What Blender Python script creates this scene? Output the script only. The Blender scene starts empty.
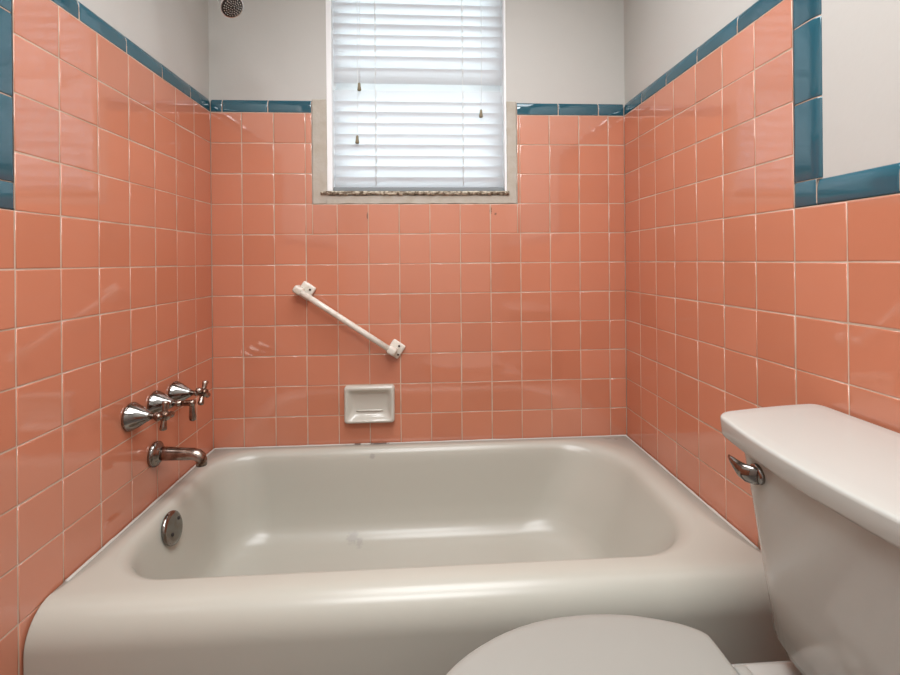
import bpy, bmesh, math, random
from mathutils import Vector, Matrix

random.seed(7)
SC = bpy.context.scene
COL = SC.collection
PI = math.pi
CAMZ = 1.013            # eye height; the tub rim is 0.36 m above the floor
W = 1.502               # room width
P = 0.1111              # tile pitch across
RP = 0.1088             # tile pitch up
TRIM_Z = CAMZ + 0.536   # underside of the blue border
TRIM_T = CAMZ + 0.583
WAIN_Z = TRIM_Z - 4 * RP
DEPTH = 2.75
CEIL = 2.44
REC = 0.007             # plaster lies this far behind the tile faces

# ------------------------------------------------------------------ helpers
def obj(name, bm, mat, parent=None, smooth=True, kind=None, label=None):
    me = bpy.data.meshes.new(name)
    bm.normal_update()
    bm.to_mesh(me)
    bm.free()
    for m in (mat if isinstance(mat, (list, tuple)) else [mat]):
        me.materials.append(m)
    if smooth:
        for p in me.polygons:
            p.use_smooth = not (name == 'tile_cladding' and p.area > 0.0016)
    o = bpy.data.objects.new(name, me)
    COL.objects.link(o)
    if parent:
        o.parent = parent
    if kind:
        o['kind'] = kind
    if label:
        o['label'] = label
    return o

def sharp(o, deg=40):
    me = o.data
    bm = bmesh.new()
    bm.from_mesh(me)
    lim = math.radians(deg)
    for e in bm.edges:
        if len(e.link_faces) == 2 and e.calc_face_angle(0) > lim:
            e.smooth = False
    bm.to_mesh(me)
    bm.free()
    return o

def thing(name, label, cat, loc=(0, 0, 0), rot=(0, 0, 0), group=None):
    o = bpy.data.objects.new(name, None)
    o.empty_display_size = 0.05
    COL.objects.link(o)
    o.location = loc
    o.rotation_euler = rot
    o['label'] = label
    o['category'] = cat
    if group:
        o['group'] = group
    return o

def tag(o, label, cat, group=None):
    o['label'] = label
    o['category'] = cat
    if group:
        o['group'] = group
    return o

def box(bm, x0, x1, y0, y1, z0, z1, bevel=0.0, seg=2, mtx=None, mi=0):
    vs = [bm.verts.new((x, y, z)) for x in (x0, x1) for y in (y0, y1) for z in (z0, z1)]
    idx = [(0, 1, 3, 2), (4, 6, 7, 5), (0, 4, 5, 1), (2, 3, 7, 6), (0, 2, 6, 4), (1, 5, 7, 3)]
    fs = [bm.faces.new([vs[i] for i in f]) for f in idx]
    for f in fs:
        f.material_index = mi
    allv = set(vs)
    if bevel:
        es = list({e for f in fs for e in f.edges})
        r = bmesh.ops.bevel(bm, geom=es, offset=bevel, segments=seg, profile=0.5, affect='EDGES')
        allv = {v for v in allv if v.is_valid} | set(r['verts'])
    if mtx is not None:
        for v in allv:
            v.co = mtx @ v.co

def loft(bm, rings, cap0=False, cap1=False, closed=True, mi=0):
    """rings: lists of equally many points; returns vert rings"""
    vr = [[bm.verts.new(p) for p in r] for r in rings]
    n = len(vr[0])
    for a, b in zip(vr[:-1], vr[1:]):
        for i in range(n if closed else n - 1):
            j = (i + 1) % n
            f = bm.faces.new((a[i], a[j], b[j], b[i]))
            f.material_index = mi
    if cap0:
        bm.faces.new(list(reversed(vr[0]))).material_index = mi
    if cap1:
        bm.faces.new(vr[-1]).material_index = mi
    return vr

def frame(axis):
    a = Vector(axis).normalized()
    h = Vector((0, 0, 1)) if abs(a.z) < 0.9 else Vector((0, 1, 0))
    u = a.cross(h).normalized()
    v = u.cross(a).normalized()
    return a, u, v

def lathe(bm, prof, origin=(0, 0, 0), axis=(0, 0, 1), n=32, cap0=True, cap1=True, mi=0):
    """prof: list of (distance along the axis, radius)"""
    o = Vector(origin)
    a, u, v = frame(axis)
    rings = []
    for t, r in prof:
        rings.append([o + a * t + (u * math.cos(2 * PI * k / n) + v * math.sin(2 * PI * k / n)) * max(r, 1e-5) for k in range(n)])
    loft(bm, rings, cap0, cap1, mi=mi)

def tube(bm, pts, rad, n=16, cap=True, mi=0, flat=1.0):
    pts = [Vector(p) for p in pts]
    rad = rad if isinstance(rad, (list, tuple)) else [rad] * len(pts)
    rings = []
    pu = None
    for i, p in enumerate(pts):
        d = (pts[min(i + 1, len(pts) - 1)] - pts[max(i - 1, 0)]).normalized()
        if pu is None:
            _, u, v = frame(d)
        else:
            u = (pu - d * pu.dot(d)).normalized()
            v = d.cross(u).normalized()
        pu = u
        v = u.cross(d).normalized()
        rings.append([p + u * math.cos(2 * PI * k / n) * rad[i] + v * math.sin(2 * PI * k / n) * rad[i] * flat for k in range(n)])
    loft(bm, rings, cap, cap, mi=mi)

def rrect(x0, x1, y0, y1, r, m=12, k=10):
    """rounded rectangle, CCW from the front-left corner; r = (FL, FR, BR, BL); equal point count for any size"""
    if not isinstance(r, (list, tuple)):
        r = (r,) * 4
    lim = min(x1 - x0, y1 - y0) / 2 - 1e-4
    r = [min(q, lim) for q in r]
    cs = [(x0 + r[0], y0 + r[0], PI, r[0]), (x1 - r[1], y0 + r[1], 1.5 * PI, r[1]),
          (x1 - r[2], y1 - r[2], 0, r[2]), (x0 + r[3], y1 - r[3], 0.5 * PI, r[3])]
    arcs = [[(cx + q * math.cos(a + 0.5 * PI * t / m), cy + q * math.sin(a + 0.5 * PI * t / m)) for t in range(m + 1)] for cx, cy, a, q in cs]
    out = []
    for i in range(4):
        out += arcs[i]
        a, b = arcs[i][-1], arcs[(i + 1) % 4][0]
        out += [(a[0] + (b[0] - a[0]) * t / k, a[1] + (b[1] - a[1]) * t / k) for t in range(1, k)]
    return out

# ---------------------------------------------------------------- materials
def new_mat(name):
    m = bpy.data.materials.new(name)
    m.use_nodes = True
    nt = m.node_tree
    return m, nt, nt.nodes['Principled BSDF'], nt.nodes['Material Output']

def N(nt, typ, **kw):
    n = nt.nodes.new(typ)
    for k, v in kw.items():
        if k in n.inputs:
            n.inputs[k].default_value = v
        else:
            setattr(n, k, v)
    return n

def bump_noise(nt, bsdf, scale, strength, dist=0.002, detail=2.0):
    tc = N(nt, 'ShaderNodeTexCoord')
    nz = N(nt, 'ShaderNodeTexNoise', Scale=scale, Detail=detail)
    nt.links.new(tc.outputs['Object'], nz.inputs['Vector'])
    b = N(nt, 'ShaderNodeBump', Strength=strength, Distance=dist)
    nt.links.new(nz.outputs['Fac'], b.inputs['Height'])
    nt.links.new(b.outputs['Normal'], bsdf.inputs['Normal'])
    return tc, nz, b

def ramp(nt, fac, stops):
    r = N(nt, 'ShaderNodeValToRGB')
    e = r.color_ramp.elements
    while len(e) < len(stops):
        e.new(0.5)
    for q, (p, c) in zip(e, stops):
        q.position = p
        q.color = (*c, 1)
    nt.links.new(fac, r.inputs['Fac'])
    return r

def spots(nt, bsdf, base, marks, tc, nz, prev=None):
    """worn dirt marks at fixed places on the object itself"""
    for (x, y, z, rx, ry, rz, col, amt) in marks:
        mp = N(nt, 'ShaderNodeVectorMath', operation='SUBTRACT')
        nt.links.new(tc.outputs['Object'], mp.inputs[0])
        mp.inputs[1].default_value = (x, y, z)
        dv = N(nt, 'ShaderNodeVectorMath', operation='DIVIDE')
        nt.links.new(mp.outputs[0], dv.inputs[0])
        dv.inputs[1].default_value = (rx, ry, rz)
        ln = N(nt, 'ShaderNodeVectorMath', operation='LENGTH')
        nt.links.new(dv.outputs[0], ln.inputs[0])
        ad = N(nt, 'ShaderNodeMath', operation='ADD')
        nt.links.new(ln.outputs['Value'], ad.inputs[0])
        nt.links.new(nz.outputs['Fac'], ad.inputs[1])
        mr = N(nt, 'ShaderNodeMapRange')
        nt.links.new(ad.outputs[0], mr.inputs['Value'])
        mr.inputs['From Min'].default_value = 1.0
        mr.inputs['From Max'].default_value = 1.35
        mr.inputs['To Min'].default_value = amt
        mr.inputs['To Max'].default_value = 0.0
        mx = N(nt, 'ShaderNodeMix', data_type='RGBA')
        nt.links.new(mr.outputs[0], mx.inputs[0])
        if prev is None:
            mx.inputs[6].default_value = (*base, 1)
        else:
            nt.links.new(prev, mx.inputs[6])
        mx.inputs[7].default_value = (*col, 1)
        prev = mx.outputs[2]
    nt.links.new(prev, bsdf.inputs['Base Color'])

def plain(name, col, rough=0.5, metal=0.0, bump=None, ior=1.5, noise=None):
    m, nt, b, _ = new_mat(name)
    b.inputs['Base Color'].default_value = (*col, 1)
    b.inputs['Roughness'].default_value = rough
    b.inputs['Metallic'].default_value = metal
    b.inputs['IOR'].default_value = ior
    if bump:
        bump_noise(nt, b, *bump)
    if noise:                                   # (scale, darker colour, lo, hi)
        sc, c2, lo, hi = noise
        tc = N(nt, 'ShaderNodeTexCoord')
        nz = N(nt, 'ShaderNodeTexNoise', Scale=sc, Detail=4.0)
        nt.links.new(tc.outputs['Object'], nz.inputs['Vector'])
        r = ramp(nt, nz.outputs['Fac'], [(lo, c2), (hi, col)])
        nt.links.new(r.outputs['Color'], b.inputs['Base Color'])
    return m

def glaze(name, stops, rough, ior, wav, marks=()):
    m, nt, b, _ = new_mat(name)
    at = N(nt, 'ShaderNodeAttribute')
    at.attribute_name = 'tile_rand'
    r = ramp(nt, at.outputs['Fac'], stops)
    b.inputs['Roughness'].default_value = rough
    b.inputs['IOR'].default_value = ior
    bump_noise(nt, b, 34.0, wav, 0.002, 1.0)
    nt.links.new(r.outputs['Color'], b.inputs['Base Color'])
    if marks:
        tc = N(nt, 'ShaderNodeTexCoord')
        nz = N(nt, 'ShaderNodeTexNoise', Scale=260.0, Detail=2.0)
        nt.links.new(tc.outputs['Object'], nz.inputs['Vector'])
        spots(nt, b, None, marks, tc, nz, r.outputs['Color'])
    return m

SALMON = [(0.0, (0.495, 0.184, 0.106)), (0.35, (0.525, 0.200, 0.118)), (1.0, (0.545, 0.212, 0.127))]
M_TILE = glaze('salmon_glazed_tile', SALMON, 0.06, 1.88, 0.06,
               [(0.549, 0.0, CAMZ + 0.166, 0.0045, 0.02, 0.018, (0.10, 0.04, 0.02), 0.85),        # hairline cracks under the sill
                (0.997, 0.0, CAMZ + 0.186, 0.0060, 0.02, 0.022, (0.10, 0.05, 0.02), 0.9),
                (1.015, 0.0, CAMZ + 0.172, 0.0060, 0.02, 0.006, (0.12, 0.06, 0.03), 0.8)])
M_BLUE = glaze('teal_blue_glazed_tile', [(0, (0.014, 0.076, 0.108)), (1, (0.017, 0.090, 0.126))], 0.05, 1.75, 0.08)
M_GROUT = plain('grout', (0.54, 0.41, 0.32), 0.9, noise=(9, (0.40, 0.28, 0.20), 0.35, 0.6))
M_PLASTER = plain('painted_plaster', (0.50, 0.488, 0.458), 0.55, bump=(60, 0.16, 0.002, 4.0))
M_PATCH = plain('raw_plaster', (0.455, 0.425, 0.37), 0.85, bump=(90, 0.3, 0.003, 5.0), noise=(25, (0.41, 0.37, 0.305), 0.35, 0.6))
M_CEIL = plain('ceiling_paint', (0.60, 0.60, 0.58), 0.8)
M_FLOOR = plain('floor_vinyl', (0.20, 0.195, 0.185), 0.4, noise=(6, (0.16, 0.155, 0.15), 0.4, 0.6))
M_WHITE = plain('white_gloss_paint', (0.84, 0.84, 0.83), 0.35)
M_VINYL = plain('white_window_vinyl', (0.84, 0.85, 0.86), 0.35)
M_CHROME = plain('worn_chrome', (0.27, 0.26, 0.25), 0.12, 1.0, noise=(40, (0.24, 0.20, 0.17), 0.35, 0.62))
M_CHROME_DIRTY = plain('tarnished_chrome', (0.36, 0.30, 0.26), 0.24, 1.0, bump=(120, 0.2, 0.001, 3.0), noise=(55, (0.14, 0.085, 0.06), 0.35, 0.62))
M_CHROME_NEW = plain('bright_chrome', (0.72, 0.72, 0.72), 0.08, 1.0)
M_DARK = plain('dark_hole', (0.02, 0.018, 0.016), 0.6)
M_DISH = plain('white_ceramic', (0.50, 0.485, 0.43), 0.12, ior=1.55)
M_BAR = plain('white_enamel', (0.66, 0.63, 0.56), 0.22, noise=(30, (0.56, 0.51, 0.43), 0.3, 0.5))
M_RUST = plain('rusty_screw', (0.05, 0.025, 0.015), 0.7)
M_TOILET = plain('toilet_china', (0.41, 0.412, 0.382), 0.12, ior=1.52)
M_SEAT = plain('seat_plastic', (0.280, 0.277, 0.250), 0.35)
M_BRASS = plain('dull_cord_weight', (0.20, 0.16, 0.09), 0.45)
M_CORD = plain('white_cord', (0.80, 0.80, 0.79), 0.8)
M_RAIL = plain('grey_blind_rail', (0.20, 0.225, 0.24), 0.5)  # even grey of the blind's bottom rail
def caulk_mat():
    m, nt, b, _ = new_mat('white_caulk')
    b.inputs['Roughness'].default_value = 0.6
    tc = N(nt, 'ShaderNodeTexCoord')
    nz = N(nt, 'ShaderNodeTexNoise', Scale=120.0, Detail=3.0)
    nt.links.new(tc.outputs['Object'], nz.inputs['Vector'])
    brown = (0.10, 0.05, 0.035)
    spots(nt, b, (0.46, 0.44, 0.40), [(0.507, -0.006, 0.359, 0.020, 0.02, 0.02, brown, 0.9), (0.585, -0.006, 0.359, 0.048, 0.02, 0.02, brown, 0.9)], tc, nz)
    return m
M_CAULK = caulk_mat()
M_SILL = plain('worn_stone_sill', (0.52, 0.46, 0.36), 0.75, bump=(70, 0.7, 0.004, 5.0), noise=(70, (0.13, 0.095, 0.06), 0.40, 0.60))

def slat_mat():
    m, nt, b, out = new_mat('white_blind_slat')
    b.inputs['Base Color'].default_value = (0.63, 0.633, 0.64, 1)
    b.inputs['Roughness'].default_value = 0.45
    tr = N(nt, 'ShaderNodeBsdfTranslucent')
    tr.inputs['Color'].default_value = (0.90, 0.93, 0.97, 1)
    mx = N(nt, 'ShaderNodeMixShader')
    mx.inputs[0].default_value = 0.36
    nt.links.new(b.outputs[0], mx.inputs[1])
    nt.links.new(tr.outputs[0], mx.inputs[2])
    nt.links.new(mx.outputs[0], out.inputs['Surface'])
    return m
M_SLAT = slat_mat()

def glass_mat():
    m, nt, b, out = new_mat('window_glass')
    t = N(nt, 'ShaderNodeBsdfTransparent')
    t.inputs['Color'].default_value = (0.90, 0.95, 0.93, 1)
    g = N(nt, 'ShaderNodeBsdfGlossy', Roughness=0.02)
    fr = N(nt, 'ShaderNodeFresnel', IOR=1.45)
    mx = N(nt, 'ShaderNodeMixShader')
    nt.links.new(fr.outputs[0], mx.inputs[0])
    nt.links.new(t.outputs[0], mx.inputs[1])
    nt.links.new(g.outputs[0], mx.inputs[2])
    nt.links.new(mx.outputs[0], out.inputs['Surface'])
    return m
M_GLASS = glass_mat()

def tub_mat():
    m, nt, b, _ = new_mat('old_porcelain_enamel')
    base = (0.420, 0.412, 0.358)
    b.inputs['Roughness'].default_value = 0.27
    b.inputs['IOR'].default_value = 1.48
    tc = N(nt, 'ShaderNodeTexCoord')
    nz = N(nt, 'ShaderNodeTexNoise', Scale=90.0, Detail=3.0)
    nt.links.new(tc.outputs['Object'], nz.inputs['Vector'])
    grey = (0.26, 0.25, 0.23)
    rust = (0.16, 0.07, 0.045)
    marks = [(0.505, -0.135, 0.098, 0.026, 0.04, 0.020, grey, 0.45),
             (0.530, -0.140, 0.088, 0.016, 0.04, 0.012, grey, 0.40),
             (0.565, -0.050, 0.335, 0.016, 0.03, 0.012, grey, 0.55),
             (0.105, -0.600, 0.345, 0.012, 0.02, 0.03, grey, 0.45),
             (0.510, -0.006, 0.358, 0.016, 0.010, 0.012, rust, 0.85),
             (0.575, -0.006, 0.358, 0.030, 0.010, 0.012, rust, 0.85),
             (1.415, -0.030, 0.358, 0.022, 0.007, 0.01, grey, 0.5),
             (1.445, -0.036, 0.358, 0.010, 0.007, 0.01, grey, 0.5)]
    spots(nt, b, base, marks, tc, nz)
    bp = N(nt, 'ShaderNodeBump', Strength=0.05, Distance=0.002)
    n2 = N(nt, 'ShaderNodeTexNoise', Scale=18.0, Detail=1.0)
    nt.links.new(tc.outputs['Object'], n2.inputs['Vector'])
    nt.links.new(n2.outputs['Fac'], bp.inputs['Height'])
    nt.links.new(bp.outputs['Normal'], b.inputs['Normal'])
    return m
M_TUB = tub_mat()

# ------------------------------------------------------------- wall tiling
def tile_field(name, cells, to_world, parent, backs):
    """cells: (u0,u1,v0,v1) of each tile; to_world(u,v,d): point, d = depth behind the tile face"""
    bm = bmesh.new()
    lay = bm.faces.layers.float.new('tile_rand')
    for (u0, u1, v0, v1) in backs:
        vs = [bm.verts.new(to_world(u, v, 0.0007)) for u, v in ((u0, v0), (u1, v0), (u1, v1), (u0, v1))]
        f = bm.faces.new(vs)
        f.material_index = 1
    g = 0.0015
    for (u0, u1, v0, v1) in cells:
        if u1 - u0 < 0.004 or v1 - v0 < 0.004:
            continue
        rnd = random.random()
        if random.random() < 0.06:
            rnd = 0.0
        tu, tv = random.gauss(0, 0.0013), random.gauss(0, 0.0013)
        ju = random.gauss(0, 0.0004)
        jv = random.gauss(0, 0.0004)
        uc, vc = (u0 + u1) / 2, (v0 + v1) / 2
        rings = []
        for ins, d in ((0, 0.0012), (0, 0.0006), (0.0007, 0.00026), (0.0016, 0.00007), (0.0030, 0.0)):
            ii = min(ins, (u1 - u0) / 2 - g - 0.0006)
            a0, a1, b0, b1 = u0 + g + ii + ju, u1 - g - ii + ju, v0 + g + ii + jv, v1 - g - ii + jv
            rings.append([to_world(u, v, d + (u - uc) * tu + (v - vc) * tv) for u, v in ((a0, b0), (a1, b0), (a1, b1), (a0, b1))])
        n0 = len(bm.faces)
        loft(bm, rings, False, True)
        bm.faces.ensure_lookup_table()
        for f in bm.faces[n0:]:
            f[lay] = rnd
        bm.faces[-1].smooth = False
    return obj(name, bm, [M_TILE, M_GROUT], parent)

def cut(cells, hole):
    """cut a rectangular hole out of tiles"""
    h0, h1, k0, k1 = hole
    out = []
    for (a, b, c, d) in cells:
        if b <= h0 or a >= h1 or d <= k0 or c >= k1:
            out.append((a, b, c, d))
            continue
        if a < h0:
            out.append((a, h0, c, d))
        if b > h1:
            out.append((h1, b, c, d))
        if c < k0 - 0.004:
            out.append((max(a, h0), min(b, h1), c, k0))
    return out

rows = [TRIM_Z - RP * k for k in range(0, 15)]
rows = [r for r in rows if r > 0] + [0.0]

# plaster walls (one mesh each) with the tiling as their part
def slab(name, boxes, mat, smooth=False):
    bm = bmesh.new()
    for b in boxes:
        box(bm, *b)
    return obj(name, bm, mat, smooth=smooth, kind='structure')

WX0, WX1, WZ0, WZ1 = 0.405, 1.060, CAMZ + 0.241, 2.10     # window opening
PX0, PX1, PZ0 = 0.353, 1.097, CAMZ + 0.209                # bare plaster margin round it
TH = 0.16
wall_back = slab('wall_back', [(-TH, WX0, REC, TH, 0, CEIL), (WX1, W + TH, REC, TH, 0, CEIL),
                               (WX0, WX1, REC, TH, 0, WZ0), (WX0, WX1, REC, TH, WZ1, CEIL)], M_PLASTER)
wall_left = slab('wall_left', [(-TH, -REC, -DEPTH, REC, 0, CEIL)], M_PLASTER)
wall_right = slab('wall_right', [(W + REC, W + TH, -DEPTH, REC, 0, CEIL)], M_PLASTER)
wall_front = slab('wall_front', [(-TH, W + TH, -DEPTH - TH, -DEPTH, 0, CEIL)], M_PLASTER)
slab('floor', [(-TH, W + TH, -DEPTH - TH, TH, -0.1, 0)], M_FLOOR)
slab('ceiling', [(-TH, W + TH, -DEPTH - TH, TH, CEIL, CEIL + 0.1)], M_CEIL)

cols = [0.0] + [0.1073 + P * i for i in range(13)]
cols = [c for c in cols if c < W - 0.01] + [W]
cells = [(cols[i], cols[i + 1], rows[k + 1], rows[k]) for i in range(len(cols) - 1) for k in range(len(rows) - 1)]
cells = cut(cells, (PX0, PX1, PZ0, 9))
tile_field('tile_cladding', cells, lambda u, v, d: Vector((u, d, v)), wall_back,
           [(0, PX0, 0, TRIM_Z + 0.02), (PX1, W, 0, TRIM_Z + 0.02), (PX0, PX1, 0, PZ0)])
SURR = -0.7755
for wl, first, sgn, x in ((wall_left, 0.1142, 1, 0.0), (wall_right, 0.1128, -1, W)):
    ys = [0.0] + [-(first + P * i) for i in range(26)]
    ys = [y for y in ys if y > -DEPTH + 0.01] + [-DEPTH]
    ys[7] = SURR
    cl = []
    for i in range(len(ys) - 1):
        for k in range(len(rows) - 1):
            if ys[i] <= SURR + 1e-4 and k < 4:
                continue
            cl.append((ys[i + 1], ys[i], rows[k + 1], rows[k]))
    tile_field('tile_cladding', cl, (lambda s, xx: (lambda u, v, d: Vector((xx - s * d, u, v))))(sgn, x), wl,
               [(SURR, 0, 0, TRIM_Z + 0.02), (-DEPTH, SURR, 0, WAIN_Z)])

# ---- blue bullnose border tiles
trim_no = [0]
def border(pieces, to_world, width, flat=0.52):
    """pieces: (l0,l1) along; to_world(l, w, d)"""
    trim_no[0] += 1
    bm = bmesh.new()
    lay = bm.faces.layers.float.new('tile_rand')
    prof = [(0.0008, 0.0030), (0.0008, 0.0012), (0.0018, 0.0004), (0.004, 0.0)]
    wf = width * flat
    prof += [(wf * t, 0.0) for t in (0.5, 1.0)]
    for t in range(1, 8):
        a = 0.5 * PI * t / 7
        prof.append((wf + (width - wf) * math.sin(a), (REC + 0.002) * (1 - math.cos(a))))
    prof = prof[:-1] + [(width, REC + 0.004)]
    for l0, l1 in pieces:
        n0 = len(bm.faces)
        rings = []
        for l, dd in ((l0 + 0.0008, 0.0014), (l0 + 0.0018, 0.0004), (l0 + 0.004, 0), (l1 - 0.004, 0), (l1 - 0.0018, 0.0004), (l1 - 0.0008, 0.0014)):
            rings.append([to_world(l, w, d + dd) for w, d in prof])
        loft(bm, rings, closed=False)
        # ends down to the grout
        bm.faces.ensure_lookup_table()
        r = random.random()
        for f in bm.faces[n0:]:
            f[lay] = r
    # grout bed
    L0, L1 = min(p[0] for p in pieces), max(p[1] for p in pieces)
    loft(bm, [[to_world(l, w, d + 0.0011) for w, d in prof[3:]] for l in (L0, L1)], closed=False, mi=1)
    bmesh.ops.recalc_face_normals(bm, faces=bm.faces[:])
    o = obj('trim_%d' % trim_no[0], bm, [M_BLUE, M_GROUT], kind='structure')
    return o

TW = TRIM_T - TRIM_Z
border([(0.0, 0.040), (0.040, 0.199), (0.199, PX0)], lambda l, w, d: Vector((l, d, TRIM_Z + w)), TW)
border([(PX1, 1.253), (1.253, 1.405), (1.405, W)], lambda l, w, d: Vector((l, d, TRIM_Z + w)), TW)
SP = [(-0.135, 0.0), (-0.294, -0.135), (-0.453, -0.294), (-0.613, -0.453), (SURR, -0.613)]
for sgn, x in ((1, 0.0), (-1, W)):
    fx = (lambda s, xx: (lambda l, w, d: Vector((xx - s * d, l, TRIM_Z + w))))(sgn, x)
    border(SP + [(SURR - 0.060, SURR)], fx, TW)
    fv = (lambda s, xx: (lambda l, w, d: Vector((xx - s * d, SURR - w, l))))(sgn, x)
    vj = [WAIN_Z + 0.0505, CAMZ + 0.308, CAMZ + 0.462, TRIM_Z]
    border(list(zip(vj[:-1], vj[1:])), fv, 0.061)
    fh = (lambda s, xx: (lambda l, w, d: Vector((xx - s * d, l, WAIN_Z + w))))(sgn, x)
    hj = [SURR - 0.052 - 0.153 * i for i in range(12)]
    hj = [SURR] + [h for h in hj if h > -DEPTH] + [-DEPTH]
    border([(hj[i + 1], hj[i]) for i in range(1, len(hj) - 1)], fh, 0.0505)
    border([(hj[1], hj[0])], fh, 0.0515, 0.94)

# ---- bare plaster margin round the window, in the plane of the tiles
bm = bmesh.new()
def ragged(bm, x0, x1, z0, z1, yf=0.0012, n=14, amp=0.0025):
    pts = []
    per = [((x0, z0), (x1, z0)), ((x1, z0), (x1, z1)), ((x1, z1), (x0, z1)), ((x0, z1), (x0, z0))]
    for (a, b) in per:
        k = max(2, int(math.hypot(b[0] - a[0], b[1] - a[1]) / 0.02))
        for i in range(k):
            t = i / k
            pts.append((a[0] + (b[0] - a[0]) * t + random.uniform(-amp, amp) * 0.5, a[1] + (b[1] - a[1]) * t + random.uniform(-amp, amp) * 0.5))
    loft(bm, [[Vector((px, REC + 0.002, pz)) for px, pz in pts], [Vector((px, yf + 0.0012, pz)) for px, pz in pts],
              [Vector((px + (0.002 if px < (x0 + x1) / 2 else -0.002), yf, pz + (0.002 if pz < (z0 + z1) / 2 else -0.002))) for px, pz in pts]], False, True)
ragged(bm, PX0 + 0.001, WX0, PZ0 + 0.001, TRIM_T + 0.004)
ragged(bm, WX1, PX1 - 0.001, PZ0 + 0.001, TRIM_T + 0.004)
ragged(bm, WX0 - 0.004, WX1 + 0.004, PZ0 + 0.001, WZ0)
obj('plaster_margin', bm, M_PATCH, wall_back, smooth=False)

# ------------------------------------------------------------------ window
win = bpy.data.objects.new('window_1', None)
COL.objects.link(win)
win['kind'] = 'structure'
win.location = (WX0, 0.06, WZ0)
def wp(name, bm, mat, smooth=False):
    o = obj(name, bm, mat, win, smooth=smooth)
    o.matrix_parent_inverse = Matrix.Translation(win.location).inverted()
    return o
bm = bmesh.new()
for x0, x1 in ((WX0, WX0 + 0.019), (WX1 - 0.008, WX1)):
    box(bm, x0, x1, REC - 0.002, 0.10, WZ0 + 0.016, WZ1, 0.002)
box(bm, WX0, WX1, REC, 0.10, WZ1 - 0.012, WZ1, 0.002)
wp('jamb', bm, M_VINYL)
bm = bmesh.new()
F0, F1 = 0.095, 0.135
box(bm, WX0, WX0 + 0.045, F0, F1, WZ0, WZ1, 0.003)
box(bm, WX1 - 0.045, WX1, F0, F1, WZ0, WZ1, 0.003)
box(bm, WX0 + 0.045, WX1 - 0.045, F0, F1, WZ0, WZ0 + 0.05, 0.003)
box(bm, WX0 + 0.045, WX1 - 0.045, F0, F1, WZ1 - 0.05, WZ1, 0.003)
wp('window_frame', bm, M_VINYL)
bm = bmesh.new()
box(bm, WX0 + 0.001, WX1 - 0.001, F0 - 0.004, F1, CAMZ + 0.646, CAMZ + 0.700, 0.004)
wp('meeting_rail', bm, M_VINYL)
bm = bmesh.new()
box(bm, WX0 + 0.045, WX1 - 0.045, 0.113, 0.117, WZ0 + 0.05, CAMZ + 0.646)
box(bm, WX0 + 0.045, WX1 - 0.045, 0.113, 0.117, CAMZ + 0.700, WZ1 - 0.05)
wp('pane', bm, M_GLASS)
# crumbling stone sill
bm = bmesh.new()
n = 90
rings = []
for i in range(n + 1):
    x = 0.383 + (1.066 - 0.383) * i / n
    j = lambda a: random.uniform(-a, a)
    zt, zb, yf = WZ0 + 0.0145 + j(0.0008), WZ0 + 0.001 + j(0.0022), -0.007 + j(0.0022)
    rings.append([Vector((x, 0.10 if WX0 + 0.002 < x < WX1 - 0.002 else 0.006, zt)), Vector((x, yf + 0.004, zt)), Vector((x, yf, zt - 0.004)), Vector((x, yf + j(0.0015), (zt + zb) / 2)),
                  Vector((x, yf + 0.001, zb + 0.003)), Vector((x, yf + 0.004, zb)), Vector((x, 0.006, zb))])
loft(bm, rings, closed=True, cap0=True, cap1=True)
bmesh.ops.recalc_face_normals(bm, faces=bm.faces[:])
wp('window_sill', bm, M_SILL)

# ------------------------------------------------------------ venetian blind
BY = 0.043
BX0, BX1 = WX0 + 0.0205, WX1 - 0.0095
bl = thing('window_blind', 'white slatted venetian blind, closed, filling the window over the tub, one slat missing', 'window blind', (0.73, BY, WZ0 + 0.02))
def bp(name, bm, mat, smooth=True, parent=None, label=None):
    o = obj(name, bm, mat, parent or bl, smooth=smooth, label=label)
    o.parent = parent or bl
    o.matrix_parent_inverse = Matrix.Translation(bl.location).inverted() if parent is None else Matrix()
    return o
def slat_bm(z):
    """closed slat, its room edge turned up and standing at height z"""
    bm = bmesh.new()
    w, tilt, th = 0.0550, math.radians(74), 0.0022
    ring = []
    for t in range(9):
        s = t / 8 - 0.5
        ring.append((s * w, 0.0020 * (1 - (2 * s) ** 2) + th / 2))
    for t in range(8, -1, -1):
        s = t / 8 - 0.5
        ring.append((s * w, 0.0020 * (1 - (2 * s) ** 2) - th / 2))
    ca, sa = math.cos(tilt), math.sin(tilt)
    tw = random.gauss(0, 0.0006)
    sag = random.gauss(0, 0.0005)
    rings = []
    for i in range(9):
        t = i / 8
        x = BX0 + (BX1 - BX0) * t
        pts = []
        for a, b in ring:
            # a runs along the slat width (room edge = +w/2), b is out of its face towards the room
            yy = -a * ca - b * sa + 0.002
            zz = a * sa - b * ca - w * sa / 2
            pts.append(Vector((x, BY + yy, z + zz + tw * (t - 0.5) * 2 + sag * math.sin(PI * t))))
        rings.append(pts)
    loft(bm, rings, True, True)
    bmesh.ops.recalc_face_normals(bm, faces=bm.faces[:])
    return bm
zs = [0.956, 0.917, 0.880, 0.840, 0.801, 0.761, 0.717, 0.634, 0.594, 0.555, 0.514, 0.473, 0.434, 0.393, 0.354, 0.314]
zs = [0.956 + 0.0395 * i for i in range(3, 0, -1)] + zs
for dz in zs:
    sharp(bp('slat', slat_bm(CAMZ + dz), M_SLAT), 50)
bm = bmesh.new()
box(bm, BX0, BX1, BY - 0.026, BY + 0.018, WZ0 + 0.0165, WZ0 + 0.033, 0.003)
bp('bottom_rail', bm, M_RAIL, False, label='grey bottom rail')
bm = bmesh.new()
box(bm, BX0, BX1, BY - 0.03, BY + 0.03, WZ1 - 0.055, WZ1 - 0.014, 0.003)
bp('headrail', bm, M_WHITE, False)
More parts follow.
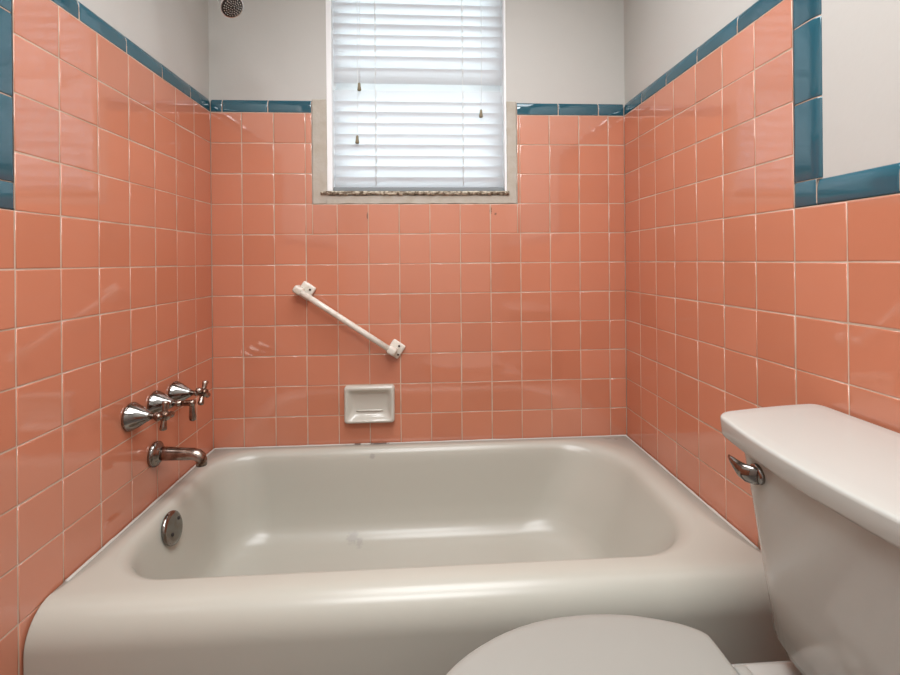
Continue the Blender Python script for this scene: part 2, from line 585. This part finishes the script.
for x in (0.577, 0.900):
    bm = bmesh.new()
    tube(bm, [(x, BY - 0.0105, WZ0 + 0.022), (x, BY - 0.0105, CAMZ + 0.66), (x, BY - 0.0105, WZ1 - 0.05)], 0.0009, 6)
    for k, dz in enumerate(zs):
        # loop of the ladder showing in front of every slat
        tube(bm, [(x + 0.0005, BY - 0.0100, CAMZ + dz + 0.002), (x + 0.004, BY - 0.0095, CAMZ + dz - 0.010), (x + 0.002, BY - 0.0075, CAMZ + dz - 0.026)], 0.0011, 6)
    bp('ladder_cord', bm, M_CORD)
for x, dz in ((0.520, 0.643), (0.511, 0.449), (0.968, 0.549)):
    bm = bmesh.new()
    yb = BY - 0.018
    tube(bm, [(x, yb, CAMZ + dz + 0.012), (x + 0.003, yb, CAMZ + dz + 0.12), (x + 0.004, yb, WZ1 - 0.05)], 0.0008, 6)
    c = bp('pull_cord', bm, M_CORD)
    bm = bmesh.new()
    lathe(bm, [(0, 0.003), (0.003, 0.0048), (0.012, 0.0052), (0.020, 0.0066), (0.026, 0.0074), (0.029, 0.0060)], (x, yb, CAMZ + dz + 0.014), (0, 0, -1), 14)
    t = obj('tassel', bm, M_BRASS, c, label='dull brass cord tassel')

# --------------------------------------------------------------------- tub
ZR = 0.358
bm = bmesh.new()
rings = []
x0, x1, yb = 0.0025, W - 0.0025, -0.003
YF = -0.772
def ring(a, b, c, d, r, z):
    rings.append([Vector((px, py, z)) for px, py in rrect(a, b, c, d, r)])
ring(x0, x1, YF + 0.004, yb, 0.004, 0.0)
ring(x0, x1, YF + 0.002, yb, 0.004, 0.12)
ring(x0, x1, YF, yb, 0.004, 0.22)
ry, rz = 0.060, 0.072
for t in range(0, 11):
    a = 0.5 * PI * t / 10
    ring(x0, x1, YF + ry * (1 - math.cos(a)), yb, 0.004, ZR - rz + rz * math.sin(a))
R0 = (0.15, 0.20, 0.20, 0.13)
def inner(dx0, dx1, dyf, dyb, z, grow=0.0):
    ring(0.044 + dx0, 1.438 - dx1, -0.684 + dyf, -0.034 - dyb, [q + grow for q in R0], z)
inner(0, 0, 0, 0, ZR)
inner(0.005, 0.008, 0.004, 0.005, ZR - 0.0008)
inner(0.011, 0.018, 0.010, 0.011, ZR - 0.004)
inner(0.017, 0.028, 0.016, 0.017, ZR - 0.010)
inner(0.022, 0.036, 0.021, 0.022, ZR - 0.019)
inner(0.026, 0.043, 0.025, 0.026, ZR - 0.032)
inner(0.030, 0.050, 0.029, 0.030, ZR - 0.050)
inner(0.041, 0.080, 0.040, 0.040, 0.25, 0.005)
inner(0.053, 0.118, 0.056, 0.054, 0.18, 0.005)
inner(0.064, 0.145, 0.072, 0.068, 0.13, 0.0)
inner(0.078, 0.168, 0.092, 0.084, 0.102, 0.0)
inner(0.100, 0.200, 0.120, 0.110, 0.084, 0.0)
inner(0.135, 0.240, 0.160, 0.145, 0.076, -0.01)
inner(0.200, 0.300, 0.230, 0.205, 0.073, -0.02)
loft(bm, rings, False, True)
tub = tag(obj('bathtub', bm, M_TUB), 'old off-white enamel bathtub built in along the tiled back wall under the window', 'bathtub')
# overflow plate on the inner left end
bm = bmesh.new()
lathe(bm, [(0, 0.041), (0.004, 0.0425), (0.008, 0.0415), (0.0105, 0.037), (0.0118, 0.030), (0.0125, 0.001)], (0, 0, 0), (1, 0, 0), 40, True, True)
ov = obj('overflow_plate', bm, M_CHROME, tub, label='round chrome overflow plate')
from mathutils.bvhtree import BVHTree
bv = BVHTree.FromPolygons([v.co for v in tub.data.vertices], [tuple(p.vertices) for p in tub.data.polygons])
hit, nor, _, _ = bv.ray_cast(Vector((0.4, -0.412, 0.312)), Vector((-1, 0, 0)))
if nor.x < 0:
    nor = -nor
OVM = Matrix.Translation(hit + nor * 0.0015) @ Vector((1, 0, 0)).rotation_difference(nor).to_matrix().to_4x4()
ov.matrix_local = OVM
for (dy, dz) in ((-0.017, -0.010), (0.024, 0.012)):
    bm = bmesh.new()
    lathe(bm, [(0.0114, 0.0048), (0.0134, 0.0044), (0.0138, 0.0035), (0.0126, 0.001)], (0, dy, dz), (1, 0, 0), 14)
    obj('screw', bm, M_DARK, ov)
bm = bmesh.new()
lathe(bm, [(0, 0.032), (0.003, 0.032), (0.004, 0.026), (0.001, 0.020), (0.0005, 0.001)], (0.30, -0.362, 0.0735), (0, 0, 1), 28)
obj('drain', bm, M_CHROME, tub, label='chrome drain')
# caulk bead along the walls
bm = bmesh.new()
pts = [(0.0065, YF + 0.10, ZR - 0.0005), (0.0065, -0.4, ZR - 0.0005), (0.0065, -0.0068, ZR - 0.0005), (0.5, -0.0068, ZR - 0.0005), (1.0, -0.0068, ZR - 0.0005), (W - 0.0065, -0.0068, ZR - 0.0005), (W - 0.0065, -0.4, ZR - 0.0005), (W - 0.0065, YF + 0.10, ZR - 0.0005)]
fine = []
for a, b in zip(pts[:-1], pts[1:]):
    for i in range(12):
        t = i / 12
        fine.append(Vector(a).lerp(Vector(b), t))
fine.append(Vector(pts[-1]))
tube(bm, fine, [random.uniform(0.0028, 0.0045) for _ in fine], 8)
obj('caulk_bead', bm, M_CAULK, tub)

# --------------------------------------------------------- faucets and spout
FZ = CAMZ - 0.389
def valve(y, label, kind, ang):
    t = thing('valve_handle', label, 'faucet handle', (0.0, y, FZ), group='faucet handles over the tub spout')
    bm = bmesh.new()
    lathe(bm, [(0.0, 0.035), (0.003, 0.0365), (0.007, 0.0355), (0.014, 0.0315), (0.024, 0.0260), (0.034, 0.0190), (0.042, 0.0140), (0.047, 0.0112), (0.050, 0.0095)], axis=(1, 0, 0), n=40)
    obj('escutcheon', bm, M_CHROME, t)
    bm = bmesh.new()
    lathe(bm, [(0.049, 0.0075), (0.060, 0.0075), (0.062, 0.0092), (0.066, 0.0092), (0.068, 0.0080), (0.078, 0.0080)], axis=(1, 0, 0), n=20)
    obj('stem', bm, M_CHROME_DIRTY, t)
    bm = bmesh.new()
    if kind == 'cross':
        lathe(bm, [(0.074, 0.010), (0.078, 0.0125), (0.090, 0.0125), (0.096, 0.0095), (0.098, 0.002)], axis=(1, 0, 0), n=24)
        for k in range(4):
            a = ang + k * PI / 2
            c, s = math.cos(a), math.sin(a)
            tube(bm, [(0.084, c * q, s * q) for q in (0.006, 0.014, 0.024, 0.031, 0.035, 0.0365)], [0.0072, 0.0068, 0.0076, 0.0090, 0.0078, 0.003], 14)
        obj('cross_handle', bm, M_CHROME_DIRTY, t)
    else:
        lathe(bm, [(0.074, 0.0085), (0.084, 0.0082), (0.092, 0.0080), (0.099, 0.0092), (0.106, 0.0092), (0.109, 0.006)], axis=(1, 0, 0), n=24)
        c, s = math.cos(ang), math.sin(ang)
        tube(bm, [(0.101, c * q, s * q) for q in (0.0, 0.010, 0.024, 0.040, 0.049, 0.052)], [0.0080, 0.0075, 0.0085, 0.0098, 0.0085, 0.003], 14, flat=0.62)
        obj('lever', bm, M_CHROME_DIRTY, t)
    return t
valve(-0.453, 'aged chrome cross-handle faucet valve, leftmost of the three, farthest from the back wall', 'cross', math.radians(78))
valve(-0.349, 'chrome faucet valve with a single hanging lever, between the two cross handles', 'lever', math.radians(-86))
valve(-0.249, 'aged chrome cross-handle faucet valve nearest the tiled back corner', 'cross', math.radians(62))

sp = thing('tub_spout', 'tarnished chrome bathtub spout on the left tiled wall below the faucet handles', 'tub spout', (0, -0.352, CAMZ - 0.527))
bm = bmesh.new()
lathe(bm, [(0.0, 0.033), (0.004, 0.0345), (0.009, 0.0335), (0.013, 0.028), (0.017, 0.0215), (0.022, 0.0185)], axis=(1, 0, 0), n=36)
obj('flange', bm, M_CHROME, sp)
bm = bmesh.new()
pp = [(0.012, 0, 0.001), (0.04, 0, 0.000), (0.080, 0, -0.002), (0.104, 0, -0.003), (0.116, 0, -0.006), (0.124, 0, -0.013), (0.127, 0, -0.022), (0.127, 0, -0.034)]
tube(bm, pp, [0.0190, 0.0180, 0.0165, 0.0158, 0.0155, 0.0150, 0.0142, 0.0140], 24)
obj('spout_tube', bm, M_CHROME_DIRTY, sp)
bm = bmesh.new()
lathe(bm, [(0, 0.0140), (0.0012, 0.0133), (0.0006, 0.0112), (-0.004, 0.0105), (-0.004, 0.001)], (0.127, 0, -0.034), (0, 0, -1), 20)
obj('outlet', bm, M_DARK, sp)

# -------------------------------------------------------------- shower head
sh = thing('shower_head', 'chrome shower head with a round dark nozzle face, high on the left', 'shower head', (0, -0.33, CAMZ + 0.86))
bm = bmesh.new()
lathe(bm, [(0, 0.030), (0.005, 0.029), (0.011, 0.016), (0.012, 0.010)], (-0.006, 0, 0.03), (1, 0, 0), 28)
obj('flange', bm, M_CHROME, sh)
bm = bmesh.new()
tube(bm, [(0.0, 0, 0.03), (0.06, 0, 0.03), (0.10, 0, 0.018), (0.135, 0, -0.018), (0.150, 0, -0.040)], 0.0095, 18)
obj('shower_arm', bm, M_CHROME, sh)
FD = Vector((0.60, -0.26, -0.76)).normalized()      # the way the face looks
FC = Vector((0.2115, 0.004, -0.1300))
bm = bmesh.new()
lathe(bm, [(0.105, 0.011), (0.085, 0.013), (0.078, 0.017), (0.066, 0.0175), (0.055, 0.016), (0.042, 0.020), (0.028, 0.0265), (0.014, 0.0310), (0.004, 0.0330), (0, 0.0325), (0.002, 0.0308)], FC, -FD, 40)
obj('head_body', bm, M_CHROME_NEW, sh)
bm = bmesh.new()
lathe(bm, [(0, 0.0310), (0.0015, 0.0302), (0.003, 0.001)], FC - FD * 0.002, FD, 36)
fp = obj('nozzle_face', bm, M_DARK, sh, label='dark round nozzle face')
bm = bmesh.new()
_, fu, fv = frame(FD)
for rr, k in ((0.006, 6), (0.0125, 12), (0.0185, 18), (0.0245, 20)):
    for i in range(k):
        a = 2 * PI * i / k
        lathe(bm, [(0, 0.0017), (0.0022, 0.0013)], FC + FD * 0.0004 + (fu * math.cos(a) + fv * math.sin(a)) * rr, FD, 6)
o = obj('nozzles', bm, plain('grey_nozzle', (0.50, 0.48, 0.44), 0.5), fp)
o['kind'] = 'stuff'

# --------------------------------------------------------- slanted grab bar
BA = Vector((0.309, -0.037, CAMZ - 0.097))
BB = Vector((0.634, -0.037, CAMZ - 0.316))
gb = thing('grab_bar', 'short white bar mounted at a slant on the salmon tiles above the soap dish', 'grab bar', (0.47, 0, CAMZ - 0.205))
off = Matrix.Translation(gb.location).inverted()
d = (BB - BA).normalized()
up = Vector((-d.z, 0, d.x))
if up.z < 0:
    up = -up
def gpart(name, bm, mat, parent=None, label=None, smooth=True):
    o = obj(name, bm, mat, parent or gb, smooth=smooth, label=label)
    if parent is None:
        o.matrix_parent_inverse = off
    return o
bm = bmesh.new()
tube(bm, [BA, BA.lerp(BB, 0.33), BA.lerp(BB, 0.66), BB], 0.0104, 24)
gpart('rail', bm, M_BAR)
for e, s in ((BA, 1), (BB, -1)):
    m = Matrix(((d.x, 0, up.x, e.x), (0, 1, 0, 0), (d.z, 0, up.z, e.z), (0, 0, 0, 1)))
    bm = bmesh.new()
    q = 0.020 if s > 0 else 0.010
    box(bm, q - 0.026, q + 0.026, -0.014, 0.0005, -0.020, 0.036, 0.006, 3, m)          # plate screwed to the wall
    box(bm, -0.0165, 0.0165, -0.0490, -0.004, -0.0140, 0.0140, 0.0085, 4, m)               # post carrying the rail
    br = sharp(gpart('bracket', bm, M_BAR), 60)
    for a, b in ((q + 0.004, 0.024), (q + 0.018, -0.004)) if s < 0 else ((q + 0.010, 0.020), (q + 0.018, 0.000)):
        bm = bmesh.new()
        lathe(bm, [(0.0, 0.0042), (0.0016, 0.0038), (0.0020, 0.001)], m @ Vector((a, -0.0138, b)), (0, -1, 0), 12)
        gpart('screw', bm, M_RUST, br)

# -------------------------------------------------------------- soap dish
sd = thing('soap_dish', 'white ceramic recessed soap dish set in the tiles just above the tub rim', 'soap dish', (0.5515, 0, CAMZ - 0.510))
bm = bmesh.new()
hw, hh = 0.0895, 0.0655
def sring(a, b, c, dd, r, y, lean=0.0):
    return [Vector((px, y - lean * (pz < 0) * abs(pz), pz)) for px, pz in rrect(a, b, c, dd, r, 8, 6)]
R = [sring(-hw, hw, -hh, hh, 0.010, 0.0),
     sring(-hw, hw, -hh, hh, 0.010, -0.014, 0.05),
     sring(-hw + 0.0015, hw - 0.0015, -hh + 0.0015, hh - 0.0015, 0.010, -0.019, 0.08),
     sring(-hw + 0.006, hw - 0.006, -hh + 0.006, hh - 0.006, 0.010, -0.0225, 0.10),
     sring(-hw + 0.010, hw - 0.010, -hh + 0.010, hh - 0.012, 0.010, -0.0225, 0.10),
     sring(-hw + 0.015, hw - 0.015, -hh + 0.014, hh - 0.017, 0.014, -0.0185, 0.08),
     sring(-hw + 0.021, hw - 0.021, -hh + 0.022, hh - 0.022, 0.020, -0.0090, 0.02),
     sring(-hw + 0.027, hw - 0.027, -hh + 0.030, hh - 0.027, 0.022, -0.0045),
     sring(-hw + 0.036, hw - 0.036, -hh + 0.042, hh - 0.036, 0.022, -0.0028)]
loft(bm, R, False, True)
bmesh.ops.recalc_face_normals(bm, faces=bm.faces[:])
obj('dish_body', bm, M_DISH, sd)
bm = bmesh.new()
tube(bm, [(-0.048, -0.0030, -0.026), (-0.036, -0.0050, -0.0255), (0.0, -0.0058, -0.025), (0.036, -0.0050, -0.0255), (0.048, -0.0030, -0.026)], 0.0030, 10)
obj('tray_ridge', bm, M_DISH, sd)

# ------------------------------------------------------------------- toilet
TC = -1.115
to = thing('toilet', 'white china toilet with closed lid standing beside the tub against the right wall', 'toilet', (1.10, TC, 0))
toff = Matrix.Translation(to.location).inverted()
def tp(name, bm, mat, parent=None, label=None, smooth=True):
    o = obj(name, bm, mat, parent or to, smooth=smooth, label=label)
    if parent is None:
        o.matrix_parent_inverse = toff
    return o
def tank_ring(front, half, rad, z, back=1.488, bow=0.50, taper=0.0, inset=0.0):
    """horizontal section of the tank: bowed front, rounded front corners"""
    pts = []
    for px, py in rrect(front + inset, back - inset, -half + inset, half - inset, (rad, 0.02, 0.02, rad), 14, 14):
        # px grows from the front (towards the room) to the wall
        t = (back - px) / (back - front)
        py2 = py * (1 - taper * max(0, t) ** 1.6)
        pts.append(Vector((px + max(0, t) * bow * min(abs(py2), half) ** 2, TC + py2, z)))
    return pts
bm = bmesh.new()
secs = [(1.299, 0.206, 0.10, 0.388, 0.014), (1.298, 0.214, 0.11, 0.393, 0.004), (1.297, 0.217, 0.11, 0.408, 0.0), (1.292, 0.2225, 0.115, 0.412, 0.0), (1.281, 0.232, 0.115, 0.50, 0.0),
        (1.267, 0.242, 0.115, 0.60, 0.0), (1.255, 0.249, 0.105, 0.704, 0.0)]
loft(bm, [tank_ring(f, h, r, z, inset=i, bow=0.42) for f, h, r, z, i in secs], True, True)
tank = sharp(tp('tank', bm, M_TOILET), 60)
bm = bmesh.new()
LH = 0.281
L = [(0.7035, 0.012), (0.7038, 0.006), (0.7055, 0.0030), (0.709, 0.002), (0.732, 0.0), (0.7355, 0.0008), (0.7372, 0.0028), (0.7380, 0.007)]
rr_ = [tank_ring(1.240, LH, 0.030, z, back=1.494, inset=i, taper=0.125) for z, i in L]
rr_ += [tank_ring(1.240, LH, 0.030, 0.7386, back=1.494, inset=0.03, taper=0.125), tank_ring(1.240, LH, 0.030, 0.7390, back=1.494, inset=0.09, taper=0.125)]
loft(bm, rr_, True, True)
tp('tank_lid', bm, M_TOILET)
# flush lever
lv_y, lv_z = -0.981, 0.679
bm = bmesh.new()
lathe(bm, [(-0.004, 0.0145), (0.003, 0.0155), (0.006, 0.0150), (0.008, 0.0120)], (1.266, lv_y, lv_z), (-1, 0.10, 0), 24)
lev = tp('flush_lever', bm, M_CHROME, label='chrome flush lever')
bm = bmesh.new()
rg = []
for q, dx, hz, zc, tk in ((0.0, 0.002, 0.0125, -0.001, 0.004), (0.004, -0.006, 0.0135, -0.001, 0.009), (0.012, -0.012, 0.0135, -0.001, 0.010), (0.022, -0.016, 0.0120, 0.001, 0.008),
                          (0.031, -0.0175, 0.0090, 0.005, 0.006), (0.040, -0.0180, 0.0060, 0.0085, 0.004), (0.047, -0.0175, 0.0035, 0.011, 0.0025)):
    rg.append([Vector((1.262 + dx + tk * math.cos(a), lv_y - 0.008 + q, lv_z + zc + hz * math.sin(a))) for a in [2 * PI * k / 20 for k in range(20)]])
loft(bm, rg, True, True)
bmesh.ops.recalc_face_normals(bm, faces=bm.faces[:])
la = obj('lever_arm', bm, M_CHROME, lev)

def egg(z, grow=0.0, x_end=1.200):
    """outline of seat and lid"""
    prof = [(0.735, 0.0), (0.7385, 0.024), (0.747, 0.050), (0.762, 0.078), (0.782, 0.103), (0.806, 0.125), (0.831, 0.142), (0.862, 0.160), (0.90, 0.176), (0.945, 0.188), (0.99, 0.194),
            (1.041, 0.195), (1.09, 0.190), (1.13, 0.180), (1.165, 0.166), (1.188, 0.152), (1.1975, 0.142), (x_end, 0.132), (x_end, 0.07), (x_end, 0.0)]
    cx, cy = 0.99, 0.0
    prof = [(x - 0.004 * (x < 1.15), w + 0.002 * (w > 0)) for x, w in prof]
    pts = [(x, w) for x, w in prof] + [(x, -w) for x, w in reversed(prof[1:-1])]
    for _ in range(2):                          # round the outline off
        q = []
        for (xa, wa), (xb, wb) in zip(pts, pts[1:] + pts[:1]):
            q += [(0.75 * xa + 0.25 * xb, 0.75 * wa + 0.25 * wb), (0.25 * xa + 0.75 * xb, 0.25 * wa + 0.75 * wb)]
        pts = q
    out = []
    for x, w in pts:
        l = math.hypot(x - cx, w)
        k = (l + grow) / l
        out.append(Vector((cx + (x - cx) * k, TC + 0.018 + w * k, z)))
    return out
ZL = CAMZ - 0.597
bm = bmesh.new()
loft(bm, [egg(ZL - 0.019, -0.010), egg(ZL - 0.018, -0.003), egg(ZL - 0.014, 0.0), egg(ZL - 0.007, 0.0), egg(ZL - 0.003, -0.002), egg(ZL - 0.0008, -0.006), egg(ZL, -0.014), egg(ZL + 0.0006, -0.06), egg(ZL + 0.001, -0.10)], True, True)
tp('seat_lid', bm, M_SEAT)
bm = bmesh.new()
loft(bm, [egg(ZL - 0.040, -0.010), egg(ZL - 0.039, -0.004), egg(ZL - 0.034, -0.001), egg(ZL - 0.025, -0.001), egg(ZL - 0.021, -0.006), egg(ZL - 0.021, -0.07), egg(ZL - 0.040, -0.075), egg(ZL - 0.040, -0.010)])
tp('seat', bm, M_SEAT)
for s in (-1, 1):
    bm = bmesh.new()
    box(bm, 1.203, 1.226, TC + 0.018 + s * 0.075 - 0.020, TC + 0.018 + s * 0.075 + 0.020, ZL - 0.044, ZL - 0.008, 0.006, 3)
    tp('hinge', bm, M_SEAT)
bm = bmesh.new()
BR = []
zt = ZL - 0.041
def bowl_ring(z, k, x_sh=0.0, deck=1.0):
    out = []
    for p in egg(z, 0.0):
        x = 1.0 + (p.x - 1.0) * k + x_sh
        y = TC + 0.018 + (p.y - TC - 0.018) * k
        out.append(Vector((x, y, z)))
    return out
BR = [bowl_ring(0.0, 0.62, 0.10), bowl_ring(0.02, 0.61, 0.10), bowl_ring(0.10, 0.55, 0.10), bowl_ring(0.20, 0.66, 0.075), bowl_ring(0.28, 0.86, 0.03), bowl_ring(0.325, 0.95, 0.008), bowl_ring(zt - 0.008, 0.975, 0.0), bowl_ring(zt, 0.955, 0.0)]
loft(bm, BR, True, True)
# deck behind the bowl that carries the tank
m = 10
dk = []
for z, i in ((0.27, 0.02), (0.30, 0.006), (0.32, 0.0), (0.352, 0.0), (0.359, 0.004), (0.361, 0.012)):
    dk.append([Vector((x, TC + 0.018 + y, z)) for x, y in rrect(1.13 + i, 1.478 - i, -0.150 + i, 0.150 - i, 0.035, 8, 8)])
loft(bm, dk, True, True)
lathe(bm, [(0.35, 0.045), (0.389, 0.045)], (1.40, TC, 0), (0, 0, 1), 24)
bw = sharp(tp('bowl', bm, M_TOILET), 70)

# ------------------------------------------------------------------- lights
def area(name, loc, rot, size, power, col, shape='DISK', sy=None, spread=None):
    l = bpy.data.lights.new(name, 'AREA')
    l.shape = shape
    l.size = size
    if sy:
        l.size_y = sy
    l.energy = power
    if spread:
        l.spread = math.radians(spread)
    l.color = col
    o = bpy.data.objects.new(name, l)
    COL.objects.link(o)
    o.location = loc
    o.rotation_euler = rot
    return o
area('ceiling_lamp', (0.85, -0.85, CEIL - 0.03), (0, 0, 0), 1.0, 9.5, (0.97, 0.985, 1.0), 'RECTANGLE', 0.9, 125)
area('rear_fill_light', (0.72, -1.88, CEIL - 0.03), (0, 0, 0), 1.0, 20, (0.97, 0.985, 1.0), 'RECTANGLE', 0.55)  # unseen fill panel added behind the camera, kept out of the tile reflections
area('window_daylight', (0.73, 0.70, 1.68), (math.radians(-90), 0, 0), 1.8, 68, (0.95, 0.97, 1.0), 'RECTANGLE', 1.8)

w = bpy.data.worlds.new('daylight')
SC.world = w
w.use_nodes = True
bg = w.node_tree.nodes['Background']
bg.inputs['Color'].default_value = (0.80, 0.90, 1.0, 1)
bg.inputs['Strength'].default_value = 1.2

# ------------------------------------------------------------------- camera
cam = bpy.data.cameras.new('camera')
co = bpy.data.objects.new('camera', cam)
COL.objects.link(co)
cam.sensor_width = 36
cam.lens = 453.965 / 900 * 36
cam.shift_y = (261.145 - 337.5) / 900
cam.clip_start = 0.02
yaw, roll = 0.05831, 0.00917
co.matrix_world = (Matrix.Translation((0.7494, -1.6555, CAMZ)) @ Matrix.Rotation(-yaw, 4, 'Z') @ Matrix.Rotation(PI / 2, 4, 'X') @ Matrix.Rotation(-roll, 4, 'Z'))
SC.camera = co

SC.view_settings.view_transform = 'Standard'
SC.view_settings.look = 'None'
SC.view_settings.exposure = 0.84
SC.view_settings.gamma = 1.0
SC.view_settings.use_curve_mapping = False
SC.cycles.use_denoising = True
SC.cycles.max_bounces = 10
SC.cycles.diffuse_bounces = 6
SC.cycles.caustics_reflective = False
